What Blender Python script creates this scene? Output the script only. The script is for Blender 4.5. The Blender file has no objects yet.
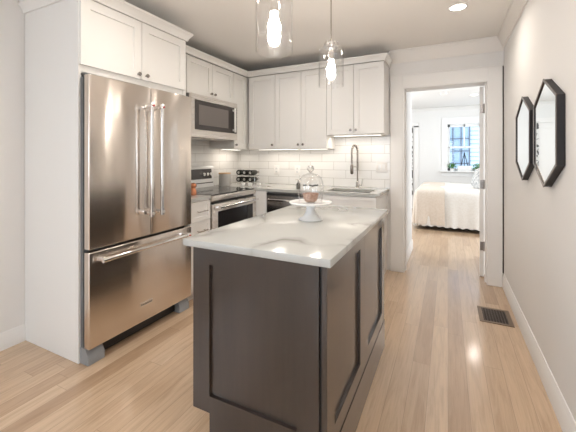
import bpy, bmesh, math, random
from mathutils import Vector, Matrix
random.seed(7)
sc = bpy.context.scene
C = bpy.context.collection
PI = math.pi

# ------------------------------------------------------------ camera
cam_d = bpy.data.cameras.new('camera')
cam_d.sensor_width = 36
cam_d.lens = 36 * 327 / 576
cam_d.shift_y = -59 / 576
cam_d.clip_start = 0.02
cam = bpy.data.objects.new('camera', cam_d)
C.objects.link(cam)
cam.location = (0, 0, 1.27)
cam.rotation_euler = (PI / 2, 0, math.radians(26.07))
sc.camera = cam

# ------------------------------------------------------------ world, exposure
sc.view_settings.view_transform = 'Standard'
sc.view_settings.look = 'None'
sc.view_settings.gamma = 1
sc.view_settings.use_curve_mapping = False
sc.view_settings.exposure = 0.62
w = bpy.data.worlds.new('world'); sc.world = w; w.use_nodes = True
bg = w.node_tree.nodes['Background']
bg.inputs[0].default_value = (0.74, 0.86, 1.0, 1)
bg.inputs[1].default_value = 3.2


def area(name, loc, rot, sx, sy, power, col=(1, 1, 1), parent=None, shape='RECTANGLE', spread=None):
    l = bpy.data.lights.new(name, 'AREA')
    l.shape = shape; l.size = sx; l.size_y = sy; l.energy = power; l.color = col
    if spread: l.spread = spread
    o = bpy.data.objects.new(name, l); C.objects.link(o)
    o.location = loc; o.rotation_euler = rot
    if parent: o.parent = parent
    return o


DAY = (0.86, 0.93, 1.0)
# added fill lamps: at made-up windows behind the camera and at blank bedroom walls
area('fill_lamp', (-1.75, -3.44, 1.45), (PI / 2, 0, 0), 1.1, 1.5, 4.2, DAY)
area('fill_lamp', (-0.25, -3.44, 1.45), (PI / 2, 0, 0), 1.1, 1.5, 4.2, DAY)
area('fill_lamp', (-2.58, -1.3, 1.45), (PI / 2, 0, -PI / 2), 1.6, 1.5, 2, DAY)
area('fill_lamp', (2.55, 5.9, 1.5), (PI / 2, 0, PI / 2), 1.6, 1.5, 48, DAY)  # added bedroom fill on both sides, these walls have no window
area('fill_lamp', (-2.15, 6.3, 1.5), (PI / 2, 0, -PI / 2), 1.2, 1.4, 30, DAY)
CAN_POWER = 2.4
WARM = (1.0, 0.92, 0.83)


# ------------------------------------------------------------ materials
def M(name, col, rough=0.5, metal=0.0, spec=0.5, **kw):
    m = bpy.data.materials.new(name); m.use_nodes = True
    p = m.node_tree.nodes['Principled BSDF']
    p.inputs['Base Color'].default_value = (*col, 1)
    p.inputs['Roughness'].default_value = rough
    p.inputs['Metallic'].default_value = metal
    p.inputs['Specular IOR Level'].default_value = spec
    for k, v in kw.items():
        p.inputs[k.replace('_', ' ')].default_value = v
    return m


class N:
    """small node-tree helper"""
    def __init__(s, m):
        s.t = m.node_tree; s.p = s.t.nodes['Principled BSDF']

    def n(s, typ, **kw):
        nd = s.t.nodes.new(typ)
        for k, v in kw.items(): setattr(nd, k, v)
        return nd

    def l(s, a, b): s.t.links.new(a, b)

    def math(s, op, a, b=None, c=None):
        nd = s.n('ShaderNodeMath', operation=op)
        for i, q in enumerate((a, b, c)):
            if q is None: continue
            if isinstance(q, (int, float)): nd.inputs[i].default_value = q
            else: s.l(q, nd.inputs[i])
        return nd.outputs[0]

    def ramp(s, fac, stops):
        r = s.n('ShaderNodeValToRGB'); e = r.color_ramp.elements
        while len(e) < len(stops): e.new(0.5)
        for el, (pos, col) in zip(e, stops):
            el.position = pos; el.color = (*col, 1)
        s.l(fac, r.inputs[0]); return r.outputs[0]

    def noise(s, vec, scale, detail=3, rough=0.5, dist=0.0):
        nd = s.n('ShaderNodeTexNoise')
        nd.inputs['Scale'].default_value = scale; nd.inputs['Detail'].default_value = detail
        nd.inputs['Roughness'].default_value = rough; nd.inputs['Distortion'].default_value = dist
        if vec is not None: s.l(vec, nd.inputs['Vector'])
        return nd.outputs['Fac']

    def pos(s): return s.n('ShaderNodeNewGeometry').outputs['Position']

    def mapping(s, vec, scale=(1, 1, 1), loc=(0, 0, 0), rot=(0, 0, 0)):
        nd = s.n('ShaderNodeMapping')
        nd.inputs['Scale'].default_value = scale; nd.inputs['Location'].default_value = loc
        nd.inputs['Rotation'].default_value = rot
        s.l(vec, nd.inputs['Vector']); return nd.outputs[0]

    def bump(s, h, strength=0.2, dist=0.01):
        b = s.n('ShaderNodeBump'); b.inputs['Strength'].default_value = strength
        b.inputs['Distance'].default_value = dist
        s.l(h, b.inputs['Height']); s.l(b.outputs[0], s.p.inputs['Normal'])

    def mix(s, fac, a, b, mode='MIX'):
        nd = s.n('ShaderNodeMix', data_type='RGBA', blend_type=mode)
        for q, i in ((fac, 0), (a, 6), (b, 7)):
            if isinstance(q, (int, float)): nd.inputs[i].default_value = q
            elif isinstance(q, tuple): nd.inputs[i].default_value = (*q, 1)
            else: s.l(q, nd.inputs[i])
        return nd.outputs[2]


def plaster(name, col, rough=0.75):
    m = M(name, col, rough, spec=0.25); k = N(m)
    k.bump(k.noise(k.pos(), 90, 4, 0.6), 0.05, 0.002)
    return m


wall_m = plaster('wall_paint', (0.84, 0.82, 0.795))
bed_wall_m = plaster('bedroom_paint', (0.82, 0.81, 0.79))
ceil_m = plaster('ceiling_paint', (0.93, 0.90, 0.86))
bed_ceil_m = plaster('bedroom_ceiling_paint', (0.82, 0.81, 0.79))
trim_m = M('trim_paint', (0.86, 0.84, 0.815), 0.4)
crown_m = M('crown_paint', (0.87, 0.83, 0.78), 0.5)
cab_m = M('cabinet_paint', (0.87, 0.855, 0.825), 0.38)
white_m = M('white_enamel', (0.85, 0.85, 0.84), 0.25)
k = N(cab_m); k.bump(k.noise(k.pos(), 120, 2), 0.03, 0.001)


def floor_material():
    m = M('oak_floor', (0.6, 0.4, 0.25), 0.3, spec=0.5); k = N(m)
    sep = k.n('ShaderNodeSeparateXYZ'); k.l(k.pos(), sep.inputs[0])
    x, y = sep.outputs[0], sep.outputs[1]
    W = 0.098
    xs = k.math('DIVIDE', x, W); row = k.math('FLOOR', xs); fx = k.math('FRACT', xs)
    wn = k.n('ShaderNodeTexWhiteNoise', noise_dimensions='1D'); k.l(row, wn.inputs['W'])
    yo = k.math('ADD', k.math('DIVIDE', y, 1.5), k.math('MULTIPLY', wn.outputs['Value'], 7.3))
    col_i = k.math('FLOOR', yo); fy = k.math('FRACT', yo)
    cb = k.n('ShaderNodeCombineXYZ'); k.l(row, cb.inputs[0]); k.l(col_i, cb.inputs[1])
    w2 = k.n('ShaderNodeTexWhiteNoise', noise_dimensions='2D'); k.l(cb.outputs[0], w2.inputs['Vector'])
    r = w2.outputs['Value']
    base = k.ramp(r, [(0.0, (0.47, 0.315, 0.198)), (0.3, (0.56, 0.39, 0.252)), (0.65, (0.61, 0.435, 0.288)), (1.0, (0.67, 0.495, 0.34))])
    # grain stretched along the plank
    off = k.n('ShaderNodeCombineXYZ'); k.l(k.math('MULTIPLY', r, 37.0), off.inputs[2])
    va = k.n('ShaderNodeVectorMath', operation='ADD')
    k.l(k.mapping(k.pos(), (28, 2.2, 1)), va.inputs[0]); k.l(off.outputs[0], va.inputs[1])
    g1 = k.noise(va.outputs[0], 1.0, 5, 0.62, 1.1)
    va2 = k.n('ShaderNodeVectorMath', operation='ADD')
    k.l(k.mapping(k.pos(), (180, 5, 1)), va2.inputs[0]); k.l(off.outputs[0], va2.inputs[1])
    g2 = k.noise(va2.outputs[0], 1.0, 3, 0.5)
    grain = k.ramp(g1, [(0.3, (0.80, 0.76, 0.72)), (0.55, (1.0, 1.0, 1.0)), (0.8, (1.08, 1.07, 1.05))])
    c = k.mix(1.0, base, grain, 'MULTIPLY')
    fine = k.ramp(g2, [(0.3, (0.90, 0.88, 0.86)), (0.6, (1.02, 1.02, 1.02))])
    c = k.mix(0.8, c, fine, 'MULTIPLY')
    ex = k.math('MINIMUM', fx, k.math('SUBTRACT', 1.0, fx))
    ey = k.math('MULTIPLY', k.math('MINIMUM', fy, k.math('SUBTRACT', 1.0, fy)), 1.5 / W)
    gap = k.math('LESS_THAN', k.math('MINIMUM', ex, ey), 0.012)
    c = k.mix(k.math('MULTIPLY', gap, 0.5), c, (0.20, 0.12, 0.07))
    k.l(c, k.p.inputs['Base Color'])
    k.p.inputs['Coat Weight'].default_value = 0.8; k.p.inputs['Coat Roughness'].default_value = 0.13
    rg = k.math('ADD', 0.27, k.math('MULTIPLY', g1, 0.14)); k.l(rg, k.p.inputs['Roughness'])
    k.bump(k.math('SUBTRACT', k.math('MULTIPLY', g2, 0.25), gap), 0.12, 0.002)
    return m


floor_m = floor_material()


def tile_material():
    m = M('subway_tile', (0.8, 0.8, 0.78), 0.12); k = N(m)
    sep = k.n('ShaderNodeSeparateXYZ'); k.l(k.pos(), sep.inputs[0])
    cb = k.n('ShaderNodeCombineXYZ')
    k.l(k.math('ADD', sep.outputs[0], sep.outputs[1]), cb.inputs[0])
    k.l(k.math('SUBTRACT', sep.outputs[2], 0.918), cb.inputs[1])
    b = k.n('ShaderNodeTexBrick'); b.offset = 0.5
    b.inputs['Scale'].default_value = 1.0
    b.inputs['Brick Width'].default_value = 0.30; b.inputs['Row Height'].default_value = 0.098
    b.inputs['Mortar Size'].default_value = 0.0022; b.inputs['Mortar Smooth'].default_value = 0.2
    b.inputs['Color1'].default_value = (0.84, 0.83, 0.81, 1); b.inputs['Color2'].default_value = (0.80, 0.79, 0.77, 1)
    b.inputs['Mortar'].default_value = (0.50, 0.48, 0.45, 1)
    k.l(cb.outputs[0], b.inputs['Vector'])
    k.l(b.outputs['Color'], k.p.inputs['Base Color'])
    h = k.math('ADD', k.math('SUBTRACT', 1.0, b.outputs['Fac']), k.math('MULTIPLY', k.noise(k.pos(), 9, 2), 0.25))
    k.bump(h, 0.3, 0.002)
    return m


tile_m = tile_material()


def quartz_material():
    m = M('veined_quartz', (0.85, 0.85, 0.83), 0.15); k = N(m)
    p = k.pos()
    nd = k.n('ShaderNodeTexNoise'); nd.inputs['Scale'].default_value = 2.2; nd.inputs['Detail'].default_value = 5
    k.l(p, nd.inputs['Vector'])
    add = k.n('ShaderNodeVectorMath', operation='MULTIPLY_ADD')
    add.inputs[1].default_value = (0.55, 0.55, 0.55)
    k.l(nd.outputs['Color'], add.inputs[0]); k.l(k.mapping(p, (1, 1, 1), (3.1, 0.6, 0), (0, 0, 0.5)), add.inputs[2])
    n1 = k.noise(add.outputs[0], 1.35, 2, 0.45)
    v1 = k.math('ABSOLUTE', k.math('SUBTRACT', n1, 0.5))
    vein = k.ramp(v1, [(0.0, (1, 1, 1)), (0.014, (0.5, 0.5, 0.5)), (0.05, (0, 0, 0))])
    cl = k.noise(p, 3.0, 3)
    fac = k.math('MULTIPLY', vein, k.ramp(cl, [(0.4, (0.12, 0.12, 0.12)), (0.6, (0.75, 0.75, 0.75))]))
    c = k.mix(fac, (0.52, 0.52, 0.495), (0.20, 0.185, 0.165))
    k.l(c, k.p.inputs['Base Color'])
    return m


quartz_m = quartz_material()


def dark_wood_material():
    m = M('dark_stained_wood', (0.06, 0.045, 0.04), 0.38); k = N(m)
    g = k.noise(k.mapping(k.pos(), (22, 22, 1.6)), 1.0, 5, 0.6, 0.6)
    g2 = k.noise(k.pos(), 2.2, 2)
    c = k.ramp(g, [(0.25, (0.012, 0.007, 0.005)), (0.75, (0.026, 0.0155, 0.0115))])
    c2 = k.mix(1.0, c, k.ramp(g2, [(0.3, (0.85, 0.85, 0.87)), (0.7, (1.2, 1.15, 1.12))]), 'MULTIPLY')
    k.l(c2, k.p.inputs['Base Color'])
    k.bump(g, 0.05, 0.002)
    k.p.inputs['Coat Weight'].default_value = 1.0; k.p.inputs['Coat Roughness'].default_value = 0.16
    return m


dwood_m = dark_wood_material()


def steel_material(name, col, rough, stretch):
    m = M(name, col, rough, 1.0); k = N(m)
    g = k.noise(k.mapping(k.pos(), stretch), 1.0, 4, 0.6)
    k.l(k.math('ADD', rough - 0.05, k.math('MULTIPLY', g, 0.1)), k.p.inputs['Roughness'])
    wv = k.noise(k.mapping(k.pos(), (1.5, 5.5, 0.7)), 1.0, 2, 0.4)
    k.bump(wv, 0.35, 0.01)
    k.p.inputs['Anisotropic'].default_value = 0.9
    k.p.inputs['Anisotropic Rotation'].default_value = 0.25
    tg = k.n('ShaderNodeTangent', direction_type='RADIAL', axis='Z')
    k.l(tg.outputs[0], k.p.inputs['Tangent'])
    return m


steel_m = steel_material('brushed_steel', (0.76, 0.695, 0.635), 0.19, (3, 3, 260))
steel2_m = steel_material('appliance_steel', (0.74, 0.70, 0.66), 0.28, (3, 3, 200))
chrome_m = M('polished_chrome', (0.82, 0.81, 0.80), 0.08, 1.0)
nickel_m = M('brushed_nickel', (0.50, 0.46, 0.43), 0.25, 1.0)
grey_m = M('grey_plastic', (0.16, 0.165, 0.17), 0.5)
darkgap_m = M('black_plastic', (0.015, 0.015, 0.016), 0.4)
blackglass_m = M('black_glass', (0.02, 0.019, 0.020), 0.06)
ovenglass_m = M('smoked_glass', (0.045, 0.038, 0.036), 0.08)
cooktop_m = M('ceramic_cooktop', (0.05, 0.048, 0.046), 0.10, spec=0.9)
mirror_m = M('mirror_silver', (0.90, 0.92, 0.91), 0.01, 1.0)
mframe_m = M('dark_metal_frame', (0.012, 0.011, 0.014), 0.5, 0.0)
mrim_m = M('bronze_rim', (0.18, 0.15, 0.13), 0.3, 0.9)
red_m = M('red_enamel', (0.45, 0.02, 0.02), 0.3)
copper_m = M('copper', (0.62, 0.25, 0.13), 0.25, 0.6)
bamboo_m = M('bamboo', (0.62, 0.42, 0.24), 0.5)
greyceramic_m = M('grey_ceramic', (0.42, 0.41, 0.395), 0.35)
porcelain_m = M('white_porcelain', (0.86, 0.86, 0.85), 0.12)
brownbowl_m = M('brown_clay', (0.42, 0.24, 0.16), 0.6)
k = N(brownbowl_m)
k.l(k.ramp(k.noise(k.pos(), 90, 3), [(0.35, (0.30, 0.16, 0.10)), (0.65, (0.55, 0.34, 0.24))]), k.p.inputs['Base Color'])
ink_m = M('dark_print', (0.05, 0.05, 0.05), 0.5)
bottle_m = M('dark_bottle_glass', (0.02, 0.022, 0.018), 0.08)
foil_m = M('bottle_foil', (0.30, 0.20, 0.18), 0.35, 0.5)
bronze_m = M('vent_bronze', (0.23, 0.17, 0.125), 0.45, 0.5)
ventdark_m = M('vent_dark', (0.035, 0.03, 0.028), 0.5, 0.3)
rope_m = M('black_bead', (0.03, 0.03, 0.03), 0.4)


def emis(name, col, s):
    m = M(name, (0.9, 0.9, 0.9), 0.3)
    p = m.node_tree.nodes['Principled BSDF']
    p.inputs['Emission Color'].default_value = (*col, 1); p.inputs['Emission Strength'].default_value = s
    return m


lens_m = emis('lit_lens', (1, 0.93, 0.82), 9.0)
bulb_m = emis('frosted_bulb', (1, 0.90, 0.80), 98)
strip_m = emis('led_strip', (1, 0.93, 0.82), 3.0)
glass_m = M('clear_glass', (1, 1, 1), 0.0, Transmission_Weight=1.0, IOR=1.45)


def pane_material(name='window_glass', ior=0.03):
    m = bpy.data.materials.new(name); m.use_nodes = True
    t = m.node_tree; t.nodes.clear()
    o = t.nodes.new('ShaderNodeOutputMaterial'); mx = t.nodes.new('ShaderNodeMixShader')
    tr = t.nodes.new('ShaderNodeBsdfTransparent'); gl = t.nodes.new('ShaderNodeBsdfGlossy')
    lw = t.nodes.new('ShaderNodeLayerWeight'); lw.inputs[0].default_value = 0.5
    pw = t.nodes.new('ShaderNodeMath'); pw.operation = 'POWER'; pw.inputs[1].default_value = 5.0
    fr = t.nodes.new('ShaderNodeMath'); fr.operation = 'MULTIPLY_ADD'; fr.inputs[1].default_value = 0.85; fr.inputs[2].default_value = ior
    t.links.new(lw.outputs['Facing'], pw.inputs[0]); t.links.new(pw.outputs[0], fr.inputs[0])
    gl.inputs['Roughness'].default_value = 0.0
    t.links.new(fr.outputs[0], mx.inputs[0]); t.links.new(tr.outputs[0], mx.inputs[1])
    t.links.new(gl.outputs[0], mx.inputs[2]); t.links.new(mx.outputs[0], o.inputs[0])
    return m


pane_m = pane_material()
thin_m = pane_material('thin_glass', 0.075)


def fabric(name, c0, c1, scale=40):
    m = M(name, c0, 0.9, spec=0.15); k = N(m)
    n = k.noise(k.pos(), scale, 4, 0.6)
    k.l(k.ramp(n, [(0.35, c0), (0.65, c1)]), k.p.inputs['Base Color'])
    k.bump(n, 0.15, 0.004)
    return m


duvet_m = fabric('white_linen', (0.80, 0.77, 0.72), (0.86, 0.84, 0.80))
throw_m = fabric('beige_linen', (0.74, 0.64, 0.54), (0.80, 0.71, 0.62))
pillow_m = fabric('grey_floral', (0.32, 0.33, 0.33), (0.78, 0.77, 0.75), 22)
leaf_m = fabric('leaf_green', (0.07, 0.20, 0.05), (0.17, 0.36, 0.10), 30)


# ------------------------------------------------------------ mesh helpers
class B:
    def __init__(s): s.b = bmesh.new()

    def box(s, x0, x1, y0, y1, z0, z1, bev=0.0, seg=1):
        r = bmesh.ops.create_cube(s.b, size=1)
        vs = r['verts']
        for v in vs:
            v.co = Vector(((x0 + x1) / 2 + v.co.x * (x1 - x0), (y0 + y1) / 2 + v.co.y * (y1 - y0), (z0 + z1) / 2 + v.co.z * (z1 - z0)))
        if bev:
            es = list({e for v in vs for e in v.link_edges})
            bmesh.ops.bevel(s.b, geom=es, offset=bev, segments=seg, affect='EDGES', profile=0.5)
        return s

    def cyl(s, p0, p1, r0, r1=None, seg=20, caps=True):
        p0, p1 = Vector(p0), Vector(p1); d = p1 - p0
        q = d.to_track_quat('Z', 'Y').to_matrix().to_4x4()
        mt = Matrix.Translation((p0 + p1) / 2) @ q
        bmesh.ops.create_cone(s.b, cap_ends=caps, segments=seg, radius1=r0, radius2=r0 if r1 is None else r1, depth=d.length, matrix=mt)
        return s

    def lathe(s, prof, c=(0, 0, 0), seg=32, axis='Z', closed=False):
        rings = []
        for r, z in prof:
            if r < 1e-5:
                rings.append([s.b.verts.new((0, 0, z))]); continue
            rings.append([s.b.verts.new((r * math.cos(2 * PI * i / seg), r * math.sin(2 * PI * i / seg), z)) for i in range(seg)])
        pairs = list(zip(rings, rings[1:]))
        if closed: pairs.append((rings[-1], rings[0]))
        for a, b in pairs:
            for i in range(seg):
                j = (i + 1) % seg
                va = [a[0]] if len(a) == 1 else [a[i], a[j]]
                vb = [b[0]] if len(b) == 1 else [b[j], b[i]]
                if len(va) + len(vb) > 2: s.b.faces.new(va + vb)
        R = Matrix.Identity(3)
        if axis == 'X': R = Matrix.Rotation(PI / 2, 3, 'Y')
        if axis == 'Y': R = Matrix.Rotation(-PI / 2, 3, 'X')
        for rg in rings:
            for v in rg: v.co = R @ v.co + Vector(c)
        return s

    def tube(s, pts, r, seg=12):
        pts = [Vector(p) for p in pts]; rings = []
        up = Vector((0.13, 0.31, 0.94))
        rad = r if isinstance(r, (list, tuple)) else [r] * len(pts)
        prev = None
        for i, p in enumerate(pts):
            t = (pts[min(i + 1, len(pts) - 1)] - pts[max(i - 1, 0)]).normalized()
            if prev is None:
                a = t.cross(up).normalized()
                if a.length < 0.1: a = t.cross(Vector((1, 0, 0))).normalized()
            else:
                a = (prev - t * prev.dot(t)).normalized()
            prev = a; bb = t.cross(a)
            rings.append([s.b.verts.new(p + (a * math.cos(2 * PI * q / seg) + bb * math.sin(2 * PI * q / seg)) * rad[i]) for q in range(seg)])
        for a, b in zip(rings, rings[1:]):
            for i in range(seg):
                s.b.faces.new((a[i], a[(i + 1) % seg], b[(i + 1) % seg], b[i]))
        s.b.faces.new(rings[0][::-1]); s.b.faces.new(rings[-1])
        return s

    def prism(s, poly, axis, a0, a1):
        """extrude a 2D polygon along an axis; poly gives the two other coordinates in order"""
        def mk(p, a):
            if axis == 'X': return (a, p[0], p[1])
            if axis == 'Y': return (p[0], a, p[1])
            return (p[0], p[1], a)
        va = [s.b.verts.new(mk(p, a0)) for p in poly]; vb = [s.b.verts.new(mk(p, a1)) for p in poly]
        s.b.faces.new(va); s.b.faces.new(vb[::-1])
        n = len(poly)
        for i in range(n):
            s.b.faces.new((va[i], vb[i], vb[(i + 1) % n], va[(i + 1) % n]))
        return s

    def shaker(s, x0, x1, z0, z1, yf, t=0.02, rail=0.06, rec=0.008, top=None, bot=None):
        """shaker panel facing -Y with its front at yf, thickness t behind it"""
        top = top or rail; bot = bot or rail
        v = s.b.verts.new; f = s.b.faces.new
        o = [v((x0, yf, z0)), v((x1, yf, z0)), v((x1, yf, z1)), v((x0, yf, z1))]
        a = [v((x0 + rail, yf, z0 + bot)), v((x1 - rail, yf, z0 + bot)), v((x1 - rail, yf, z1 - top)), v((x0 + rail, yf, z1 - top))]
        e = 0.0015
        c = [v((x0 + rail + e, yf + rec, z0 + bot + e)), v((x1 - rail - e, yf + rec, z0 + bot + e)), v((x1 - rail - e, yf + rec, z1 - top - e)), v((x0 + rail + e, yf + rec, z1 - top - e))]
        bk = [v((x0, yf + t, z0)), v((x1, yf + t, z0)), v((x1, yf + t, z1)), v((x0, yf + t, z1))]
        for i in range(4):
            j = (i + 1) % 4
            f((o[i], o[j], a[j], a[i])); f((a[i], a[j], c[j], c[i])); f((o[j], o[i], bk[i], bk[j]))
        f(c); f(bk[::-1])
        return s

    def sphere(s, c, r, seg=16, sc_=(1, 1, 1)):
        mt = Matrix.Translation(c) @ Matrix.Diagonal((*sc_, 1))
        bmesh.ops.create_uvsphere(s.b, u_segments=seg, v_segments=seg // 2 + 2, radius=r, matrix=mt)
        return s

    def build(s, name, mat, parent=None, smooth=True):
        bmesh.ops.recalc_face_normals(s.b, faces=s.b.faces)
        me = bpy.data.meshes.new(name); s.b.to_mesh(me); s.b.free()
        me.materials.append(mat)
        if smooth:
            for p in me.polygons: p.use_smooth = True
            me.set_sharp_from_angle(angle=math.radians(35))
        o = bpy.data.objects.new(name, me); C.objects.link(o)
        if parent: o.parent = parent
        return o


def thing(name, label, cat, loc=(0, 0, 0), rz=0.0, group=None):
    o = bpy.data.objects.new(name, None); o.empty_display_size = 0.1; C.objects.link(o)
    o.location = loc; o.rotation_euler = (0, 0, rz); o['label'] = label; o['category'] = cat
    if group: o['group'] = group
    return o


def tag(o, label, cat, group=None):
    o['label'] = label; o['category'] = cat
    if group: o['group'] = group
    return o


def struct(o): o['kind'] = 'structure'; return o


def dup(root, loc, label, rz=None):
    r = root.copy(); C.objects.link(r); r.location = loc; r['label'] = label
    if rz is not None: r.rotation_euler = (0, 0, rz)
    for ch in list(root.children):
        c = ch.copy(); C.objects.link(c); c.parent = r
        for g in list(ch.children):
            d = g.copy(); C.objects.link(d); d.parent = c
    return r


LW, RW, BK, CEIL = -2.64, 0.49, 3.80, 2.44      # left wall, right wall, back wall of the kitchen
REAR = -3.5
BY = 8.6                                         # bedroom far wall

# ------------------------------------------------------------ structure
struct(B().box(-3.0, 3.2, -4.0, 9.0, -0.1, 0).build('floor', floor_m, smooth=False))
struct(B().box(LW - 0.1, RW + 0.1, REAR - 0.1, 3.88, CEIL, CEIL + 0.1).build('ceiling', ceil_m, smooth=False))
struct(B().box(-2.4, 2.8, 3.88, 8.8, CEIL, CEIL + 0.1).build('ceiling', bed_ceil_m, smooth=False))
# left wall with an opening for the added window behind the camera
b = B()
b.box(LW - 0.1, LW, REAR - 0.1, -2.1, 0, CEIL).box(LW - 0.1, LW, -0.5, 3.98, 0, CEIL)
b.box(LW - 0.1, LW, -2.1, -0.5, 0, 0.7).box(LW - 0.1, LW, -2.1, -0.5, 2.2, CEIL)
struct(b.build('wall_left', wall_m, smooth=False))
struct(B().box(RW, RW + 0.1, REAR - 0.1, 3.98, 0, CEIL).build('wall_right', wall_m, smooth=False))
b = B()
b.box(LW, -2.3, REAR - 0.1, REAR, 0, CEIL).box(-1.2, -0.8, REAR - 0.1, REAR, 0, CEIL).box(0.3, RW, REAR - 0.1, REAR, 0, CEIL)
b.box(-2.3, -1.2, REAR - 0.1, REAR, 0, 0.7).box(-2.3, -1.2, REAR - 0.1, REAR, 2.2, CEIL)
b.box(-0.8, 0.3, REAR - 0.1, REAR, 0, 0.7).box(-0.8, 0.3, REAR - 0.1, REAR, 2.2, CEIL)
struct(b.build('wall_rear', wall_m, smooth=False))
# back wall with the doorway
b = B()
b.box(LW, -0.444, BK, 3.98, 0, CEIL).box(0.36, RW, BK, 3.98, 0, CEIL).box(-0.444, 0.36, BK, 3.98, 2.035, CEIL)
struct(b.build('wall_back', wall_m, smooth=False))
# bedroom shell
struct(B().box(-2.2, -0.452, 3.982, 4.85, 0, CEIL).build('wall_closet', bed_wall_m, smooth=False))
WX0, WX1, WZ0, WZ1 = -0.005, 0.69, 0.95, 2.04
b = B()
b.box(-2.3, WX0, BY, BY + 0.15, 0, CEIL).box(WX1, 2.7, BY, BY + 0.15, 0, CEIL)
b.box(WX0, WX1, BY, BY + 0.15, 0, WZ0).box(WX0, WX1, BY, BY + 0.15, WZ1, CEIL)
struct(b.build('wall_bedroom_back', bed_wall_m, smooth=False))
struct(B().box(2.6, 2.7, 3.98, BY, 0, CEIL).build('wall_bedroom_right', bed_wall_m, smooth=False))
struct(B().box(-2.3, -2.2, 4.85, BY, 0, CEIL).build('wall_bedroom_left', bed_wall_m, smooth=False))
struct(B().box(0.592, 2.6, 3.90, 3.98, 0, CEIL).build('wall_bedroom_front', bed_wall_m, smooth=False))
# tiles
b = B().box(LW + 0.009, -0.585, BK - 0.009, BK - 0.0005, 0.9, 1.52)
struct(b.build('wall_tile_back', tile_m, smooth=False))
b = B().box(LW + 0.0005, LW + 0.009, 2.13, BK - 0.0005, 0.9, 1.52)
struct(b.build('wall_tile_left', tile_m, smooth=False))

# baseboards
def baseboard(name, h, pts, face):
    """profile extruded along one straight run"""
    (x0, y0), (x1, y1) = pts
    b = B()
    t = 0.014
    pr = [(0, 0), (t, 0), (t, h - 0.028), (t - 0.004, h - 0.022), (t - 0.006, h - 0.008), (t - 0.009, h), (0, h)]
    if face == '-x': b.prism([(x0 - p, z) for p, z in pr], 'Y', y0, y1)
    if face == '+x': b.prism([(x0 + p, z) for p, z in pr], 'Y', y0, y1)
    if face == '-y': b.prism([(y0 - p, z) for p, z in pr], 'X', x0, x1)
    if face == '+y': b.prism([(y0 + p, z) for p, z in pr], 'X', x0, x1)
    return struct(b.build(name, trim_m))


baseboard('baseboard_right', 0.137, ((RW, REAR), (RW, 3.775)), '-x')
baseboard('baseboard_left', 0.112, ((LW, REAR), (LW, 1.235)), '+x')
baseboard('baseboard_rear', 0.112, ((LW + .015, REAR), (RW - .015, REAR)), '+y')
baseboard('baseboard_passage', 0.13, ((-0.452, 4.0), (-0.452, 4.85)), '+x')
baseboard('baseboard_bedroom', 0.13, ((-0.63, BY), (2.6, BY)), '-y')


# crown mouldings (trim)
def crown(name, run, mat, face, a0, a1, w, z0, z1, out):
    pr = [(0, z0), (0.012, z0), (0.014, z0 + 0.016), (out * 0.42, z0 + (z1 - z0) * 0.34), (out * 0.80, z0 + (z1 - z0) * 0.72), (out * 0.86, z1 - 0.016), (out, z1 - 0.013), (out, z1), (0, z1)]
    b = B()
    if face == '-x': b.prism([(w - p, z) for p, z in pr], 'Y', a0, a1)
    if face == '+x': b.prism([(w + p, z) for p, z in pr], 'Y', a0, a1)
    if face == '-y': b.prism([(w - p, z) for p, z in pr], 'X', a0, a1)
    return b.build(name, mat)


struct(crown('trim_1', None, crown_m, '-x', REAR, BK - 0.001, RW, 2.33, CEIL - 0.001, 0.062))
struct(crown('trim_2', None, crown_m, '-y', -0.583, RW - 0.002, BK, 2.31, CEIL - 0.001, 0.075))
struct(crown('trim_3', None, bed_wall_m, '-y', -2.2, 2.6, BY, 2.37, CEIL - 0.001, 0.06))

struct(B().box(0.4785, 0.4885, BK - 0.012, BK - 0.0005, 0.138, 2.16).build('gap_shade_strip', M('gap_shade', (0.05, 0.035, 0.028), 0.7), smooth=False))  # dark strip painted in as the shade between casing and right wall
# doorway casing, jamb, open door
b = B()
b.box(-0.578, -0.446, BK - 0.022, BK - 0.0005, 0, 2.165, 0.003).box(0.36, 0.478, BK - 0.022, BK - 0.0005, 0, 2.165, 0.003)
b.box(-0.446, 0.36, BK - 0.022, BK - 0.0005, 2.03, 2.165, 0.003)
b.box(-0.580, 0.480, BK - 0.027, BK - 0.0005, 2.160, 2.176, 0.002)
struct(b.build('trim_4', trim_m))
b = B()
b.box(-0.446, -0.431, BK - 0.018, 4.00, 0, 2.02).box(0.347, 0.362, BK - 0.018, 4.00, 0, 2.02).box(-0.446, 0.362, BK - 0.018, 4.00, 2.02, 2.036)
b.box(-0.431, -0.420, 3.86, 3.90, 0, 2.02).box(0.337, 0.347, 3.86, 3.90, 0, 2.02)
struct(b.build('trim_5', trim_m, smooth=False))
# the open door leaf (hinged on the right, swung into the bedroom)
door = bpy.data.objects.new('door_1', None); C.objects.link(door); door['kind'] = 'structure'
door.location = (0.338, 4.0, 0); door.rotation_euler = (0, 0, math.radians(-9.5))
b = B()     # leaf runs along local +Y, thickness in -X
b.box(-0.038, 0, 0.0, 0.76, 0.01, 2.015, 0.002)
b.build('door_leaf', trim_m, door)
b = B().cyl((-0.062, 0.70, 0.98), (-0.038, 0.70, 0.98), 0.012).sphere((-0.08, 0.70, 0.98), 0.026)
b.build('door_knob', nickel_m, door)
for z in (0.33, 0.98, 1.78):
    B().box(-0.032, -0.004, -0.0025, -0.0002, z - 0.045, z + 0.045).cyl((0.004, -0.006, z - 0.05), (0.004, -0.006, z + 0.05), 0.006).build('hinge', M('hinge_nickel', (0.30, 0.27, 0.25), 0.3, 1.0), door)

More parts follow.
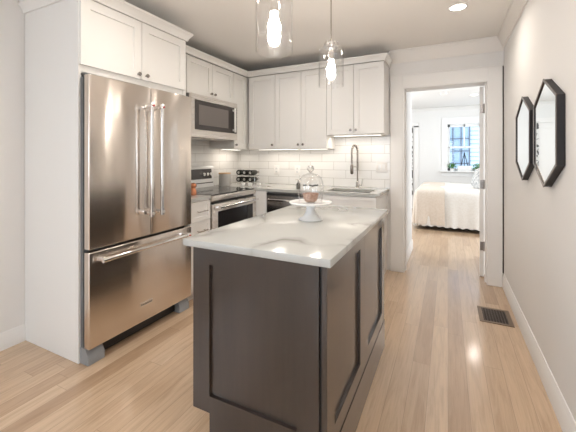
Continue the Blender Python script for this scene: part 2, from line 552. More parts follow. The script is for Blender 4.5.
# closet door in bedroom far wall
b = B().box(-0.75, -0.645, BY - 0.02, BY - 0.0005, 0, 2.03).box(-1.6, -1.5, BY - 0.02, BY - 0.0005, 0, 2.03).box(-1.6, -0.645, BY - 0.02, BY - 0.0005, 2.0, 2.1)
struct(b.build('trim_6', trim_m, smooth=False))
struct(B().shaker(-1.49, -0.76, 0.01, 1.99, BY - 0.012, 0.011, 0.11, 0.005).build('door_2', trim_m))

# bedroom window
win = bpy.data.objects.new('window_1', None); C.objects.link(win); win['kind'] = 'structure'; win.location = (0, BY, 0)
winwhite_m = M('window_paint', (0.85, 0.85, 0.84), 0.35)
b = B()
b.box(WX0 - 0.13, WX0, -0.022, -0.0005, WZ0 - 0.02, 2.20, 0.003).box(WX1, WX1 + 0.13, -0.022, -0.0005, WZ0 - 0.02, 2.20, 0.003)
b.box(WX0, WX1, -0.022, -0.0005, WZ1, 2.20, 0.003)
b.build('casing', winwhite_m, win)
b = B().box(WX0 - 0.17, WX1 + 0.17, -0.10, 0.06, WZ0 - 0.03, WZ0, 0.004)
b.box(WX0 - 0.13, WX1 + 0.13, -0.02, -0.0005, WZ0 - 0.13, WZ0 - 0.03)
b.build('window_sill', winwhite_m, win)
mid = 1.50
b = B()     # lower sash
for (x0, x1, z0, z1, y) in ((WX0, WX1, WZ0, WZ0 + 0.055, 0.05), (WX0, WX1, mid - 0.02, mid + 0.02, 0.05), (WX0, WX0 + 0.045, WZ0, mid, 0.05), (WX1 - 0.045, WX1, WZ0, mid, 0.05)):
    b.box(x0, x1, y, y + 0.03, z0, z1)
b.build('window_sash', winwhite_m, win, smooth=False)
b = B()
for (x0, x1, z0, z1, y) in ((WX0, WX1, WZ1 - 0.06, WZ1, 0.09), (WX0, WX1, mid - 0.02, mid + 0.02, 0.09), (WX0, WX0 + 0.045, mid, WZ1, 0.09), (WX1 - 0.045, WX1, mid, WZ1, 0.09), ((WX0 + WX1) / 2 - 0.014, (WX0 + WX1) / 2 + 0.014, mid, WZ1, 0.09)):
    b.box(x0, x1, y, y + 0.03, z0, z1)
b.build('window_sash', winwhite_m, win, smooth=False)
B().box(WX0 + 0.04, WX1 - 0.04, 0.063, 0.067, WZ0 + 0.05, mid - 0.015).build('pane', pane_m, win, smooth=False)
B().box(WX0 + 0.04, WX1 - 0.04, 0.103, 0.107, mid + 0.015, WZ1 - 0.055).build('pane', pane_m, win, smooth=False)

# made-up windows behind the camera, put in for fill light
def added_window(n, loc, rz, w_, z0, z1):
    r = bpy.data.objects.new('window_%d' % n, None); C.objects.link(r); r['kind'] = 'structure'
    r.location = loc; r.rotation_euler = (0, 0, rz)
    b = B()      # faces local +Y (into the room)
    b.box(-w_ / 2 - 0.1, -w_ / 2, 0.0005, 0.02, z0 - 0.1, z1 + 0.1).box(w_ / 2, w_ / 2 + 0.1, 0.0005, 0.02, z0 - 0.1, z1 + 0.1)
    b.box(-w_ / 2, w_ / 2, 0.0005, 0.02, z1, z1 + 0.1).box(-w_ / 2, w_ / 2, 0.0005, 0.02, z0 - 0.1, z0)
    b.build('casing', trim_m, r, smooth=False)
    b = B()
    for x in (-w_ / 2 + 0.02, -0.02, w_ / 2 - 0.06): b.box(x, x + 0.04, -0.05, -0.02, z0, z1)
    for z in (z0, (z0 + z1) / 2 - 0.02, z1 - 0.04): b.box(-w_ / 2, w_ / 2, -0.05, -0.02, z, z + 0.04)
    b.build('window_sash', trim_m, r, smooth=False)
    B().box(-w_ / 2, w_ / 2, -0.038, -0.034, z0, z1).build('pane', pane_m, r, smooth=False)


added_window(2, (-1.75, REAR, 0), 0, 1.1, 0.7, 2.2)
added_window(3, (-0.25, REAR, 0), 0, 1.1, 0.7, 2.2)
added_window(4, (LW, -1.3, 0), -PI / 2, 1.6, 0.7, 2.2)

# neighbouring building outside the bedroom window
nb = thing('neighbouring_building', 'pale blue clad neighbouring building with gridded windows seen through bedroom window', 'building', (0, 12.5, -3))
side_m = M('blue_cladding', (0.42, 0.55, 0.66), 0.6); k = N(side_m)
wv = k.n('ShaderNodeTexWave', wave_type='BANDS', bands_direction='Z'); wv.inputs['Scale'].default_value = 2.2
k.l(k.pos(), wv.inputs['Vector']); k.l(k.ramp(wv.outputs['Fac'], [(0.0, (0.16, 0.21, 0.27)), (0.3, (0.33, 0.40, 0.46))]), k.p.inputs['Base Color'])
B().box(-5, 8, 0.05, 4, 0, 9).build('wall', side_m, nb, smooth=False)
bglass_m = M('bluish_window', (0.20, 0.27, 0.34), 0.05)
bar_m = M('dark_bars', (0.05, 0.06, 0.08), 0.5)
for i in range(4):
    x0 = -1.25 + i * 1.15
    f = B(); g = B().box(x0, x0 + 0.75, 0.035, 0.05, 3.2, 6.6).build('window', bglass_m, nb, smooth=False)
    for q in range(4): f.box(x0 + q * 0.25 - 0.015, x0 + q * 0.25 + 0.015, 0.0, 0.034, 3.2, 6.6)
    for q in range(9): f.box(x0, x0 + 0.75, 0.0, 0.034, 3.2 + q * 0.42, 3.225 + q * 0.42)
    f.build('window_grid', bar_m, g, smooth=False)

# ------------------------------------------------------------ cabinets
RZ90 = PI / 2     # local -Y turned to world +X (the run on the left wall)


knob_m = M('dark_nickel', (0.30, 0.27, 0.25), 0.25, 1.0)


def knob(x, y, z, parent):
    b = B().lathe([(0, 0), (0.006, 0), (0.005, 0.012), (0.012, 0.016), (0.0145, 0.022), (0.012, 0.027), (0, 0.029)], (0, 0, 0), 16)
    for v in b.b.verts: v.co = Vector((x + v.co.x, y - v.co.z, z + v.co.y))
    return b.build('knob', knob_m, parent)


def bar_pull(x0, x1, y, z, parent, mat=None):
    b = B().cyl((x0, y - 0.03, z), (x1, y - 0.03, z), 0.006, seg=12)
    for x in (x0 + 0.02, x1 - 0.02): b.cyl((x, y, z), (x, y - 0.03, z), 0.005, seg=10)
    return b.build('handle', mat or nickel_m, parent)


def door_part(parent, x0, x1, z0, z1, knob_at=None, mat=None, rail=0.055, yf=-0.02):
    g = 0.0026
    d = B().shaker(x0 + g, x1 - g, z0 + g, z1 - g, yf, 0.0195, rail, 0.011).build('door', mat or cab_m, parent)
    if knob_at: knob(knob_at[0], yf, knob_at[1], d)
    return d


def wall_cab(label, loc, rz, w_, z0, z1, depth, doors, cat='wall cabinet'):
    """doors: list of (x0, x1, knob side)"""
    t = thing('wall_cabinet', label, cat, loc, rz, 'white wall cabinets')
    h = z1 - z0
    B().box(0.0005, w_ - 0.0005, 0, depth, 0, h, 0.001).build('cabinet_body', cab_m, t)
    for x0, x1, s in doors:
        kx = x0 + 0.03 if s == 'L' else x1 - 0.03
        door_part(t, x0, x1, 0.0, h - 0.004, (kx, 0.045))
    return t


UF = -2.29                                     # body front of the left uppers (doors 2 cm proud)
DL = UF - LW - 0.002
wall_cab('narrow white single door wall cabinet hidden beside the refrigerator enclosure', (UF, 2.138, 1.37), RZ90, 0.266, 1.37, 2.27, DL, [(0, 0.266, 'R')])
wall_cab('short white two door wall cabinet above the microwave', (UF, 2.405, 1.895), RZ90, 0.78, 1.895, 2.27, DL, [(0.002, 0.39, 'R'), (0.39, 0.778, 'L')])
wall_cab('narrow white wall cabinet between the microwave and the corner', (UF, 3.186, 1.37), RZ90, 0.60, 1.37, 2.27, DL, [(0.0, 0.262, 'L')])
DB = BK - 3.49 - 0.002
wall_cab('white single door wall cabinet in the corner of the back wall', (-2.262, 3.49, 1.37), 0, 0.39, 1.37, 2.27, DB, [(0.022, 0.39, 'R')])
wall_cab('tall white two door wall cabinet in the middle of the back wall', (-1.872, 3.49, 1.37), 0, 0.652, 1.37, 2.27, DB, [(0.0, 0.342, 'R'), (0.342, 0.652, 'L')])
wall_cab('shorter white two door wall cabinet above the sink', (-1.22, 3.49, 1.515), 0, 0.626, 1.515, 2.27, DB, [(0.0, 0.307, 'R'), (0.307, 0.626, 'L')])

# crown on top of the wall cabinets, one continuous L
b = B()
pr = [(0, 2.2705), (-0.014, 2.2705), (-0.016, 2.285), (-0.030, 2.305), (-0.040, 2.318), (-0.044, 2.320), (-0.044, 2.332), (0, 2.332)]
F1, F2 = UF + 0.02, 3.47
L1 = []; L2 = []; L3 = []; L4 = []; L5 = []
for o_, z in pr:
    o = -o_
    L1.append(b.b.verts.new((F1 + o, 2.142, z)))
    L2.append(b.b.verts.new((F1 + o, F2 - o, z)))
    L3.append(b.b.verts.new((-0.594 + o, F2 - o, z)))
    L4.append(b.b.verts.new((-0.594 + o, BK - 0.08 if o > 0.02 else BK - 0.002, z)))
n = len(pr)
for A, Bq in ((L1, L2), (L2, L3), (L3, L4)):
    for i in range(n - 1): b.b.faces.new((A[i], Bq[i], Bq[i + 1], A[i + 1]))
# thin top board closing the run
b.box(LW + 0.002, F1 + 0.01, 2.142, BK - 0.002, 2.2705, 2.276)
b.box(F1 + 0.01, -0.60, F2 - 0.008, BK - 0.002, 2.2705, 2.276)
tag(b.build('cabinet_crown', cab_m), 'white crown moulding running along the top of the wall cabinets', 'moulding')

# light rails / under-cabinet lights
def led(loc, L_, rz, label, power):
    t = thing('under_cabinet_light', label, 'light', loc, rz, 'under-cabinet lights')
    B().box(-L_ / 2, L_ / 2, -0.012, 0.012, 0.002, 0.0095).build('housing', white_m, t)
    B().box(-L_ / 2 + 0.005, L_ / 2 - 0.005, -0.009, 0.009, 0, 0.0018).build('diffuser', strip_m, t)
    area('led_lamp', (0, 0, -0.003), (0, 0, 0), L_ - 0.02, 0.018, power, (1.0, 0.90, 0.78), t)


led((-1.90, 3.60, 1.360), 0.55, 0, 'thin lit strip under the corner and middle wall cabinets', 0.8)
led((-1.42, 3.60, 1.360), 0.34, 0, 'thin lit strip under the right end of the middle wall cabinet', 0.5)
led((-0.91, 3.60, 1.505), 0.54, 0, 'thin lit strip under the wall cabinet above the sink', 0.9)
led((-2.50, 3.45, 1.360), 0.40, RZ90, 'thin lit strip under the wall cabinet beside the microwave', 0.5)

# refrigerator enclosure: tall side panels and the cabinet above
t = thing('refrigerator_cabinet', 'white two door cabinet over the refrigerator with full height side panels', 'cabinet', (-2.04, 1.236, 0), RZ90)
D = -2.04 - LW - 0.002
B().box(0, 0.019, -0.004, D, 0, 2.27, 0.001).build('side_panel', cab_m, t)
B().box(0.881, 0.900, -0.004, D, 0, 2.27, 0.001).build('side_panel', cab_m, t)
B().box(0.0192, 0.8808, 0, D, 1.80, 2.27, 0.001).build('cabinet_body', cab_m, t)
door_part(t, 0.003, 0.45, 1.838, 2.262, (0.45 - 0.035, 1.838 + 0.033), rail=0.06, yf=-0.0205)
door_part(t, 0.45, 0.897, 1.838, 2.262, (0.45 + 0.035, 1.838 + 0.033), rail=0.06, yf=-0.0205)
b = B()
pr = [(0, 2.262), (0.012, 2.262), (0.014, 2.278), (0.028, 2.298), (0.038, 2.313), (0.042, 2.316), (0.042, 2.333), (0, 2.333)]
R1 = []; R2 = []; R3 = []; R4 = []
for o, z in pr:
    yy = -0.021 - o
    R1.append(b.b.verts.new((-o, D, z))); R2.append(b.b.verts.new((-o, yy, z)))
    R3.append(b.b.verts.new((0.9 + o, yy, z))); R4.append(b.b.verts.new((0.9 + o, 0.188, z)))
for A, Bq in ((R1, R2), (R2, R3), (R3, R4)):
    for i in range(len(pr) - 1): b.b.faces.new((A[i], Bq[i], Bq[i + 1], A[i + 1]))
b.box(0.0, 0.90, -0.021, D, 2.271, 2.28)
b.build('crown', cab_m, t)

# ------------------------------------------------------------ refrigerator
t = thing('refrigerator', 'large brushed steel french door refrigerator with a bottom freezer drawer', 'refrigerator', (-2.03, 1.262, 0), RZ90)
W_ = 0.850
B().box(0.005, W_ - 0.005, 0.002, 0.56, 0.03, 1.755, 0.004).build('body', grey_m, t)
def steel_door(x0, x1, z0, z1):
    b = B().box(x0, x1, -0.085, -0.035, z0, z1, 0.007, 3)
    return b.build('door' if z0 > .5 else 'freezer_drawer', steel_m, t)
B().box(-0.013, W_ - 0.006, -0.0345, -0.0225, 0.705, 1.762).box(-0.013, W_ - 0.006, -0.0345, -0.0225, 0.11, 0.68).build('gasket', darkgap_m, t)
B().box(-0.016, W_ - 0.004, -0.022, 0.0015, 0.10, 1.762, 0.002).build('front_collar', grey_m, t)
dl = steel_door(-0.018, 0.442, 0.704, 1.775)
dr = steel_door(0.447, W_ + 0.010, 0.704, 1.775)
fz = steel_door(-0.018, W_ + 0.010, 0.100, 0.688)
# handles: tubes on posts with end caps and red medallions
def fr_handle(parent, axis, c, a0, a1):
    b = B(); med = []
    y = -0.148
    if axis == 'Z':
        b.cyl((c, y, a0), (c, y, a1), 0.0125, seg=20)
        for z in (a0 + 0.022, a1 - 0.022):
            b.box(c - 0.013, c + 0.013, -0.149, -0.0853, z - 0.013, z + 0.013, 0.003, 2)
            b.cyl((c, y, z - 0.024), (c, y, z + 0.024), 0.0155, seg=20)
            b.cyl((c, y - 0.001, z), (c, y - 0.0185, z), 0.011, seg=16)
            med.append(((c, y - 0.0187, z), (c, y - 0.0205, z)))
    else:
        b.cyl((a0, y, c), (a1, y, c), 0.0125, seg=20)
        for x in (a0 + 0.022, a1 - 0.022):
            b.box(x - 0.013, x + 0.013, -0.149, -0.0853, c - 0.013, c + 0.013, 0.003, 2)
            b.cyl((x - 0.024, y, c), (x + 0.024, y, c), 0.0155, seg=20)
            med.append(((x, y - 0.0125, c), (x, y - 0.0172, c)))
    h = b.build('handle', chrome_m, parent)
    m_ = B()
    for p0, p1 in med[-1:]: m_.cyl(p0, p1, 0.0075, seg=14)
    m_.build('medallion', red_m, h)
fr_handle(dl, 'Z', 0.395, 0.85, 1.655)
fr_handle(dr, 'Z', 0.487, 0.85, 1.655)
fr_handle(fz, 'X', 0.640, 0.03, W_ - 0.07)
# badge plate with the maker's name
bd = B().box(0.345, 0.455, -0.0875, -0.0852, 0.209, 0.237, 0.0008).build('badge', chrome_m, fz)
cu = bpy.data.curves.new('badge_lettering', 'FONT'); cu.body = 'KitchenAid'; cu.size = 0.0215; cu.extrude = 0.0004
cu.align_x = 'CENTER'; cu.align_y = 'CENTER'; cu.materials.append(ink_m)
lt = bpy.data.objects.new('badge_lettering', cu); C.objects.link(lt); lt.parent = bd
lt.location = (0.40, -0.0880, 0.223); lt.rotation_euler = (PI / 2, 0, 0)
bpy.context.view_layer.update()
me = bpy.data.meshes.new_from_object(lt)
lt2 = bpy.data.objects.new('lettering', me); C.objects.link(lt2); lt2.parent = bd
lt2.location = lt.location; lt2.rotation_euler = lt.rotation_euler
bpy.data.objects.remove(lt)
# hinge covers, toe grille, feet
for x in (-0.012, W_ - 0.10):
    B().box(x, x + 0.085, -0.035, 0.06, 1.7765, 1.79, 0.004).build('hinge_cover', grey_m, t)
B().box(0.012, W_ - 0.012, -0.02, 0.03, 0.012, 0.096).build('toe_grille', darkgap_m, t)
foot_m = M('light_grey_plastic', (0.30, 0.31, 0.32), 0.5)
for x in (-0.016, W_ - 0.115):
    b = B().prism([(-0.075, 0.002), (0.02, 0.002), (0.02, 0.098), (-0.045, 0.098), (-0.075, 0.050)], 'X', x, x + 0.105)
    b.build('foot', foot_m, t)

# ------------------------------------------------------------ base cabinets, left run
CT = 0.885          # underside of the worktops
BFX = -1.995        # front of left base bodies
t = thing('drawer_cabinet', 'narrow white drawer cabinet between the refrigerator and the range', 'cabinet', (BFX, 2.139, 0), RZ90)
D = BFX - LW - 0.002
B().box(0.0005, 0.265, 0, D, 0.10, CT - 0.001).build('cabinet_body', cab_m, t)
B().box(0.0005, 0.265, 0.06, D, 0, 0.0995).build('toe_kick', cab_m, t)
for z0, z1 in ((0.703, 0.875), (0.41, 0.70), (0.112, 0.407)):
    d = B().shaker(0.002, 0.2635, z0, z1, -0.02, 0.0195, 0.035, 0.006).build('drawer', cab_m, t)
    bar_pull(0.07, 0.195, -0.02, (z0 + z1) / 2 if z0 > .6 else z1 - 0.085, d)

# corner base
t = thing('corner_cabinet', 'white corner base cabinet filling the gap between range and dishwasher', 'cabinet', (0, 0, 0))
b = B().box(LW + 0.002, -1.825, 3.20, BK - 0.002, 0.10, CT - 0.001).box(LW + 0.002, BFX, 3.181, 3.20, 0.10, CT - 0.001)
b.box(BFX, -1.825, 3.181, 3.20, 0.10, CT - 0.001)
b.build('cabinet_body', cab_m, t, smooth=False)
B().box(LW + 0.002, -1.825, 3.26, BK - 0.002, 0, 0.0995).build('toe_kick', cab_m, t)

# ------------------------------------------------------------ range
t = thing('kitchen_range', 'stainless steel electric range with black glass oven window against left wall', 'range', (-1.99, 2.41, 0), RZ90)
W_ = 0.762
B().box(0, W_, 0.0, 0.62, 0.02, 0.893).build('body', darkgap_m, t)
B().box(0, W_, -0.02, 0.0, 0.02, 0.06).build('toe_panel', darkgap_m, t)
d = B().box(0.006, W_ - 0.006, -0.038, -0.001, 0.255, 0.828, 0.004, 2).build('oven_door', steel2_m, t)
B().box(0.075, W_ - 0.075, -0.0395, -0.0382, 0.34, 0.755, 0.0005).build('window', blackglass_m, d)
b = B().cyl((0.04, -0.085, 0.80), (W_ - 0.04, -0.085, 0.80), 0.013, seg=18)
for x in (0.06, W_ - 0.06): b.box(x - 0.014, x + 0.014, -0.087, -0.036, 0.788, 0.812, 0.003)
b.build('handle', chrome_m, d)
d = B().box(0.006, W_ - 0.006, -0.036, -0.001, 0.065, 0.247, 0.004, 2).build('storage_drawer', steel2_m, t)
B().box(0.0, W_, -0.030, -0.0005, 0.857, 0.905, 0.006, 2).build('front_rail', steel2_m, t)
ct = B().box(0.004, W_ - 0.004, -0.012, 0.560, 0.9055, 0.918, 0.002).build('cooktop', cooktop_m, t)
for (x, y, r) in ((0.2, 0.13, 0.11), (0.56, 0.13, 0.085), (0.2, 0.41, 0.075), (0.56, 0.41, 0.10)):
    B().lathe([(r - 0.003, 0.9182), (r, 0.9182), (r, 0.9186), (r - 0.003, 0.9186)], (x, y, 0), 40, closed=True).build('burner_ring', grey_m, ct)
bgd = B().prism([(0.562, 0.895), (0.62, 0.895), (0.62, 1.165), (0.585, 1.165), (0.568, 1.145), (0.562, 0.985)], 'X', 0, W_).build('backguard', white_m, t)
ds = B().prism([(0.5595, 1.015), (0.5665, 1.015), (0.5715, 1.130), (0.5645, 1.130)], 'X', 0.10, W_ - 0.045).build('control_panel', ovenglass_m, bgd)
B().box(0.02, W_ - 0.02, 0.5585, 0.5615, 0.962, 0.972).build('vent_slot', darkgap_m, bgd)
for x in (W_ - 0.20, W_ - 0.14, W_ - 0.08, 0.13, 0.19):
    B().cyl((x, 0.562, 1.07), (x, 0.535, 1.068), 0.023, 0.019, 20).build('control_knob', chrome_m if x > .3 else grey_m, bgd)

# microwave over the range
t = thing('microwave', 'stainless over range microwave with dark glass door below the short cabinet', 'microwave', (-2.24, 2.41, 1.465), RZ90)
H = 0.425
B().box(0, W_, 0.002, 0.395, 0.0, H).build('body', grey_m, t)
fr = B()
fr.box(0.0, W_, -0.03, 0.0, H - 0.055, H, 0.002).box(0.0, W_, -0.03, 0.0, 0.0, 0.075, 0.002).box(0, 0.045, -0.03, 0, 0.0755, H - 0.0555).box(W_ - 0.012, W_, -0.03, 0, 0.0755, H - 0.0555)
d = fr.build('door_frame', steel2_m, t)
g = B().box(0.046, W_ - 0.013, -0.028, -0.001, 0.076, H - 0.056).build('glass_door', ovenglass_m, d)
B().box(0.105, 0.59, -0.0295, -0.0282, 0.125, H - 0.10).build('window_screen', M('door_mesh', (0.16, 0.14, 0.13), 0.3), g)
b = B().box(W_ - 0.098, W_ - 0.070, -0.065, -0.052, 0.085, H - 0.065, 0.004, 2)
for z in (0.11, H - 0.09): b.box(W_ - 0.092, W_ - 0.076, -0.053, -0.0285, z - 0.01, z + 0.01)
b.build('handle', M('bright_steel', (0.95, 0.93, 0.90), 0.45, 0.4), d)
B().box(0.02, W_ - 0.02, 0.02, 0.37, -0.008, -0.0005).build('grease_filter', nickel_m, t)

# ------------------------------------------------------------ back run: dishwasher, sink base
t = thing('dishwasher', 'stainless dishwasher under the back counter left of the sink', 'dishwasher', (-1.823, 3.20, 0))
B().box(0.002, 0.606, 0.0, 0.57, 0.02, CT - 0.003).build('body', grey_m, t)
d = B().box(0.004, 0.604, -0.022, -0.001, 0.105, 0.872, 0.003, 2).build('door', M('dark_steel', (0.24, 0.225, 0.215), 0.25, 1.0), t)
B().box(0.004, 0.604, -0.0235, -0.0222, 0.842, 0.868).build('control_strip', darkgap_m, d)
b = B().box(0.03, 0.578, -0.060, -0.046, 0.788, 0.812, 0.005, 2)
for x in (0.05, 0.555): b.box(x - 0.012, x + 0.012, -0.047, -0.021, 0.790, 0.810)
b.build('handle', chrome_m, d)
B().box(0.01, 0.6, 0.03, 0.06, 0.0, 0.10).build('toe_panel', darkgap_m, t)

t = thing('sink_cabinet', 'white base cabinet under the sink at the right end of the counter', 'cabinet', (-1.216, 3.20, 0))
b = B().box(0.001, 0.018, 0, 0.598, 0.10, CT - 0.001).box(0.582, 0.598, 0, 0.598, 0, CT - 0.001).box(0.018, 0.582, 0, 0.598, 0.10, 0.118).box(0.018, 0.582, 0, 0.018, 0.118, CT - 0.001).box(0.018, 0.582, 0.585, 0.598, 0.118, CT - 0.001)
b.build('cabinet_body', cab_m, t, smooth=False)
B().box(0.001, 0.581, 0.06, 0.08, 0, 0.0995).build('toe_kick', cab_m, t)
B().shaker(0.003, 0.596, 0.735, 0.878, -0.02, 0.0195, 0.035, 0.006).build('drawer_front', cab_m, t)
door_part(t, 0.002, 0.30, 0.112, 0.73, (0.268, 0.69))
door_part(t, 0.30, 0.597, 0.112, 0.73, (0.332, 0.69))

# worktops
tag(B().box(LW + 0.010, -1.965, 2.139, 2.404, CT, 0.915, 0.002).build('countertop', quartz_m), 'short white quartz worktop between refrigerator and range', 'countertop')
SX0, SX1, SY0, SY1 = -1.16, -0.70, 3.255, 3.60
b = B()
y0 = 3.175
b.box(LW + 0.010, BFX + 0.03, 3.176, BK - 0.0095, CT, 0.915)
b.box(BFX + 0.03, SX0, y0, BK - 0.0095, CT, 0.915).box(SX1, -0.598, y0, BK - 0.0095, CT, 0.915)
b.box(SX0, SX1, y0, SY0, CT, 0.915).box(SX0, SX1, SY1, BK - 0.0095, CT, 0.915)
tag(b.build('countertop', quartz_m, smooth=False), 'long white quartz worktop along the back wall with a sink cutout', 'countertop')
# sink
t = thing('sink', 'undermount stainless steel sink in the back worktop', 'sink', (0, 0, 0))
b = B()
e = 0.004
b.box(SX0 - e, SX0, SY0 - e, SY1 + e, 0.70, 0.884).box(SX1, SX1 + e, SY0 - e, SY1 + e, 0.70, 0.884)
b.box(SX0, SX1, SY0 - e, SY0, 0.70, 0.884).box(SX0, SX1, SY1, SY1 + e, 0.70, 0.884).box(SX0 - e, SX1 + e, SY0 - e, SY1 + e, 0.696, 0.70)
b.build('basin', nickel_m, t, smooth=False)
B().lathe([(0, 0.7005), (0.03, 0.7005), (0.042, 0.7035), (0.042, 0.7005)], ((SX0 + SX1) / 2, 3.43, 0), 24).build('drain', chrome_m, t)
# faucet
t = thing('faucet', 'tall chrome spring neck faucet behind the sink', 'faucet', (-0.925, 3.69, 0.9152))
B().lathe([(0, 0), (0.028, 0), (0.028, 0.006), (0.021, 0.012), (0.021, 0.075), (0.017, 0.08), (0.0, 0.08)], seg=24).build('base', chrome_m, t)
pts = [(0, 0, 0.08), (0, 0, 0.38)]
arc = []
for i in range(17):
    a = PI * i / 16
    arc.append((-0.0 - 0.0 * 0 + (-0.018) * (1 - math.cos(a)) / 1, -0.055 * (1 - math.cos(a)), 0.40 + 0.085 * math.sin(a)))
end = arc[-1]
arc.append((end[0], end[1], 0.33)); arc.append((end[0], end[1], 0.28))
B().tube(pts + arc, 0.0065, 12).build('neck', knob_m, t)
# coil round the neck
path = [Vector((0, 0, 0.20)), Vector((0, 0, 0.38))] + [Vector(p) for p in arc]
coil = []
cum = [0]
for a_, b_ in zip(path, path[1:]): cum.append(cum[-1] + (b_ - a_).length)
tot = cum[-1]; turns = 44; nn = turns * 8
for i in range(nn + 1):
    s_ = tot * i / nn
    j = max(q for q in range(len(path) - 1) if cum[q] <= s_ + 1e-9)
    f_ = (s_ - cum[j]) / max(1e-6, cum[j + 1] - cum[j])
    p = path[j].lerp(path[j + 1], min(1, f_)); tn = (path[j + 1] - path[j]).normalized()
    a1 = tn.cross(Vector((0.95, -0.3, 0.05))).normalized(); a2 = tn.cross(a1)
    ang = 2 * PI * turns * i / nn
    coil.append(p + (a1 * math.cos(ang) + a2 * math.sin(ang)) * 0.0115)
B().tube(coil, 0.0024, 6).build('spring', knob_m, t)
ex, ey = end[0], end[1]
B().lathe([(0, 0.165), (0.013, 0.165), (0.018, 0.175), (0.018, 0.25), (0.011, 0.275), (0, 0.275)], (ex, ey, 0), 20).build('spray_head', knob_m, t)
B().tube([(0, 0, 0.24), (ex * .5, ey * .5, 0.245), (ex, ey, 0.24)], 0.005, 8).build('docking_arm', nickel_m, t)
b = B().cyl((0.018, 0, 0.035), (0.045, 0, 0.035), 0.010, seg=14).cyl((0.045, 0, 0.030), (0.058, 0, 0.105), 0.0055, seg=12)
b.build('lever', chrome_m, t)

# outlets and switch plates
def plate(x, z, w_, label, cat, kind):
    t = thing('wall_' + kind, label, cat, (x, BK - 0.0093, z))
    B().box(-w_ / 2, w_ / 2, -0.006, -0.0002, -0.06, 0.06, 0.003, 2).build('cover_plate', trim_m, t)
    n_ = 2 if w_ > 0.1 else 1
    for i in range(n_):
        cx = (i - (n_ - 1) / 2) * 0.046
        if kind == 'outlet':
            for dz in (-0.02, 0.02):
                s_ = B().box(cx - 0.016, cx + 0.016, -0.0085, -0.0062, dz - 0.014, dz + 0.014, 0.003, 2).build('socket', white_m, t)
                B().box(cx - 0.008, cx - 0.005, -0.0092, -0.0086, dz - 0.006, dz + 0.006).box(cx + 0.005, cx + 0.008, -0.0092, -0.0086, dz - 0.006, dz + 0.006).build('slots', ink_m, s_)
        else:
            B().box(cx - 0.015, cx + 0.015, -0.010, -0.0062, -0.032, 0.032, 0.002).build('rocker', white_m, t)


plate(-2.02, 1.10, 0.078, 'white double outlet on the tiles above the dishwasher', 'outlet', 'outlet')
plate(-1.72, 1.10, 0.078, 'white outlet on the tiles directly behind the glass dome', 'outlet', 'outlet')
plate(-0.675, 1.155, 0.125, 'white two gang switch plate on the tiles right of the faucet', 'switch', 'switch')

# ------------------------------------------------------------ island
ISX0, ISX1, ISY0, ISY1 = -1.003, -0.386, 1.105, 2.268
t = thing('kitchen_island', 'dark stained wooden island cabinet with shaker panels', 'island', (ISX0, ISY0, 0))
wx, wy = ISX1 - ISX0, ISY1 - ISY0
B().box(0.021, wx - 0.021, 0.021, wy - 0.002, 0.175, CT - 0.001).build('cabinet_body', dwood_m, t, smooth=False)
B().box(wx - 0.0315, wx - 0.0205, 0.012, 0.0205, 0.178, CT - 0.001).build('corner_gap', darkgap_m, t, smooth=False)
B().shaker(0.0, wx - 0.032, 0.178, CT - 0.001, 0.0, 0.02, 0.088, 0.013, top=0.074, bot=0.072).build('end_panel', dwood_m, t)
# right side: two framed panels facing +X
for q in range(2):
    b = B().shaker(0, wy / 2 - 0.001, 0.178, CT - 0.001, 0, 0.02, 0.088, 0.013, top=0.066, bot=0.075)
    for v in b.b.verts: v.co = Vector((wx - v.co.y, v.co.x + q * (wy / 2) + 0.0005, v.co.z))
    b.build('side_panel', dwood_m, t)
b = B().box(0.080, wx - 0.012, 0.012, 0.030, 0, 0.1775).box(wx - 0.020, wx + 0.003, 0.004, wy, 0, 0.176)
b.build('base_board', dwood_m, t, smooth=False)
B().box(0.075, wx - 0.021, 0.031, wy - 0.05, 0, 0.174).build('toe_kick', darkgap_m, t)
# left side: doors and drawers facing the range (facing -X)
for q in range(2):
    o0 = 0.022 + q * (wy - 0.024) / 2; o1 = o0 + (wy - 0.024) / 2
    for (z0, z1, nm) in ((0.72, CT - 0.006, 'drawer'), (0.180, 0.717, 'door')):
        b = B().shaker(o0 + 0.002, o1 - 0.002, z0, z1, 0, 0.0195, 0.06 if nm == 'door' else 0.04, 0.008)
        for v in b.b.verts: v.co = Vector((0.001 + v.co.y, v.co.x, v.co.z))
        d = b.build(nm, dwood_m, t)
        kb = B().lathe([(0, 0), (0.006, 0), (0.005, 0.012), (0.0145, 0.018), (0.012, 0.026), (0, 0.028)], seg=16)
        kz = 0.80 if nm == 'drawer' else 0.67
        ky = (o0 + o1) / 2 if nm == 'drawer' else (o0 + 0.04)
        for v in kb.b.verts: v.co = Vector((0.001 - v.co.z, ky + v.co.x, kz + v.co.y))
        kb.build('knob', chrome_m, d)

tag(B().box(-1.038, -0.364, 1.078, 2.292, CT, 0.915, 0.0025, 2).build('island_countertop', quartz_m), 'white veined quartz worktop on the dark island', 'countertop')

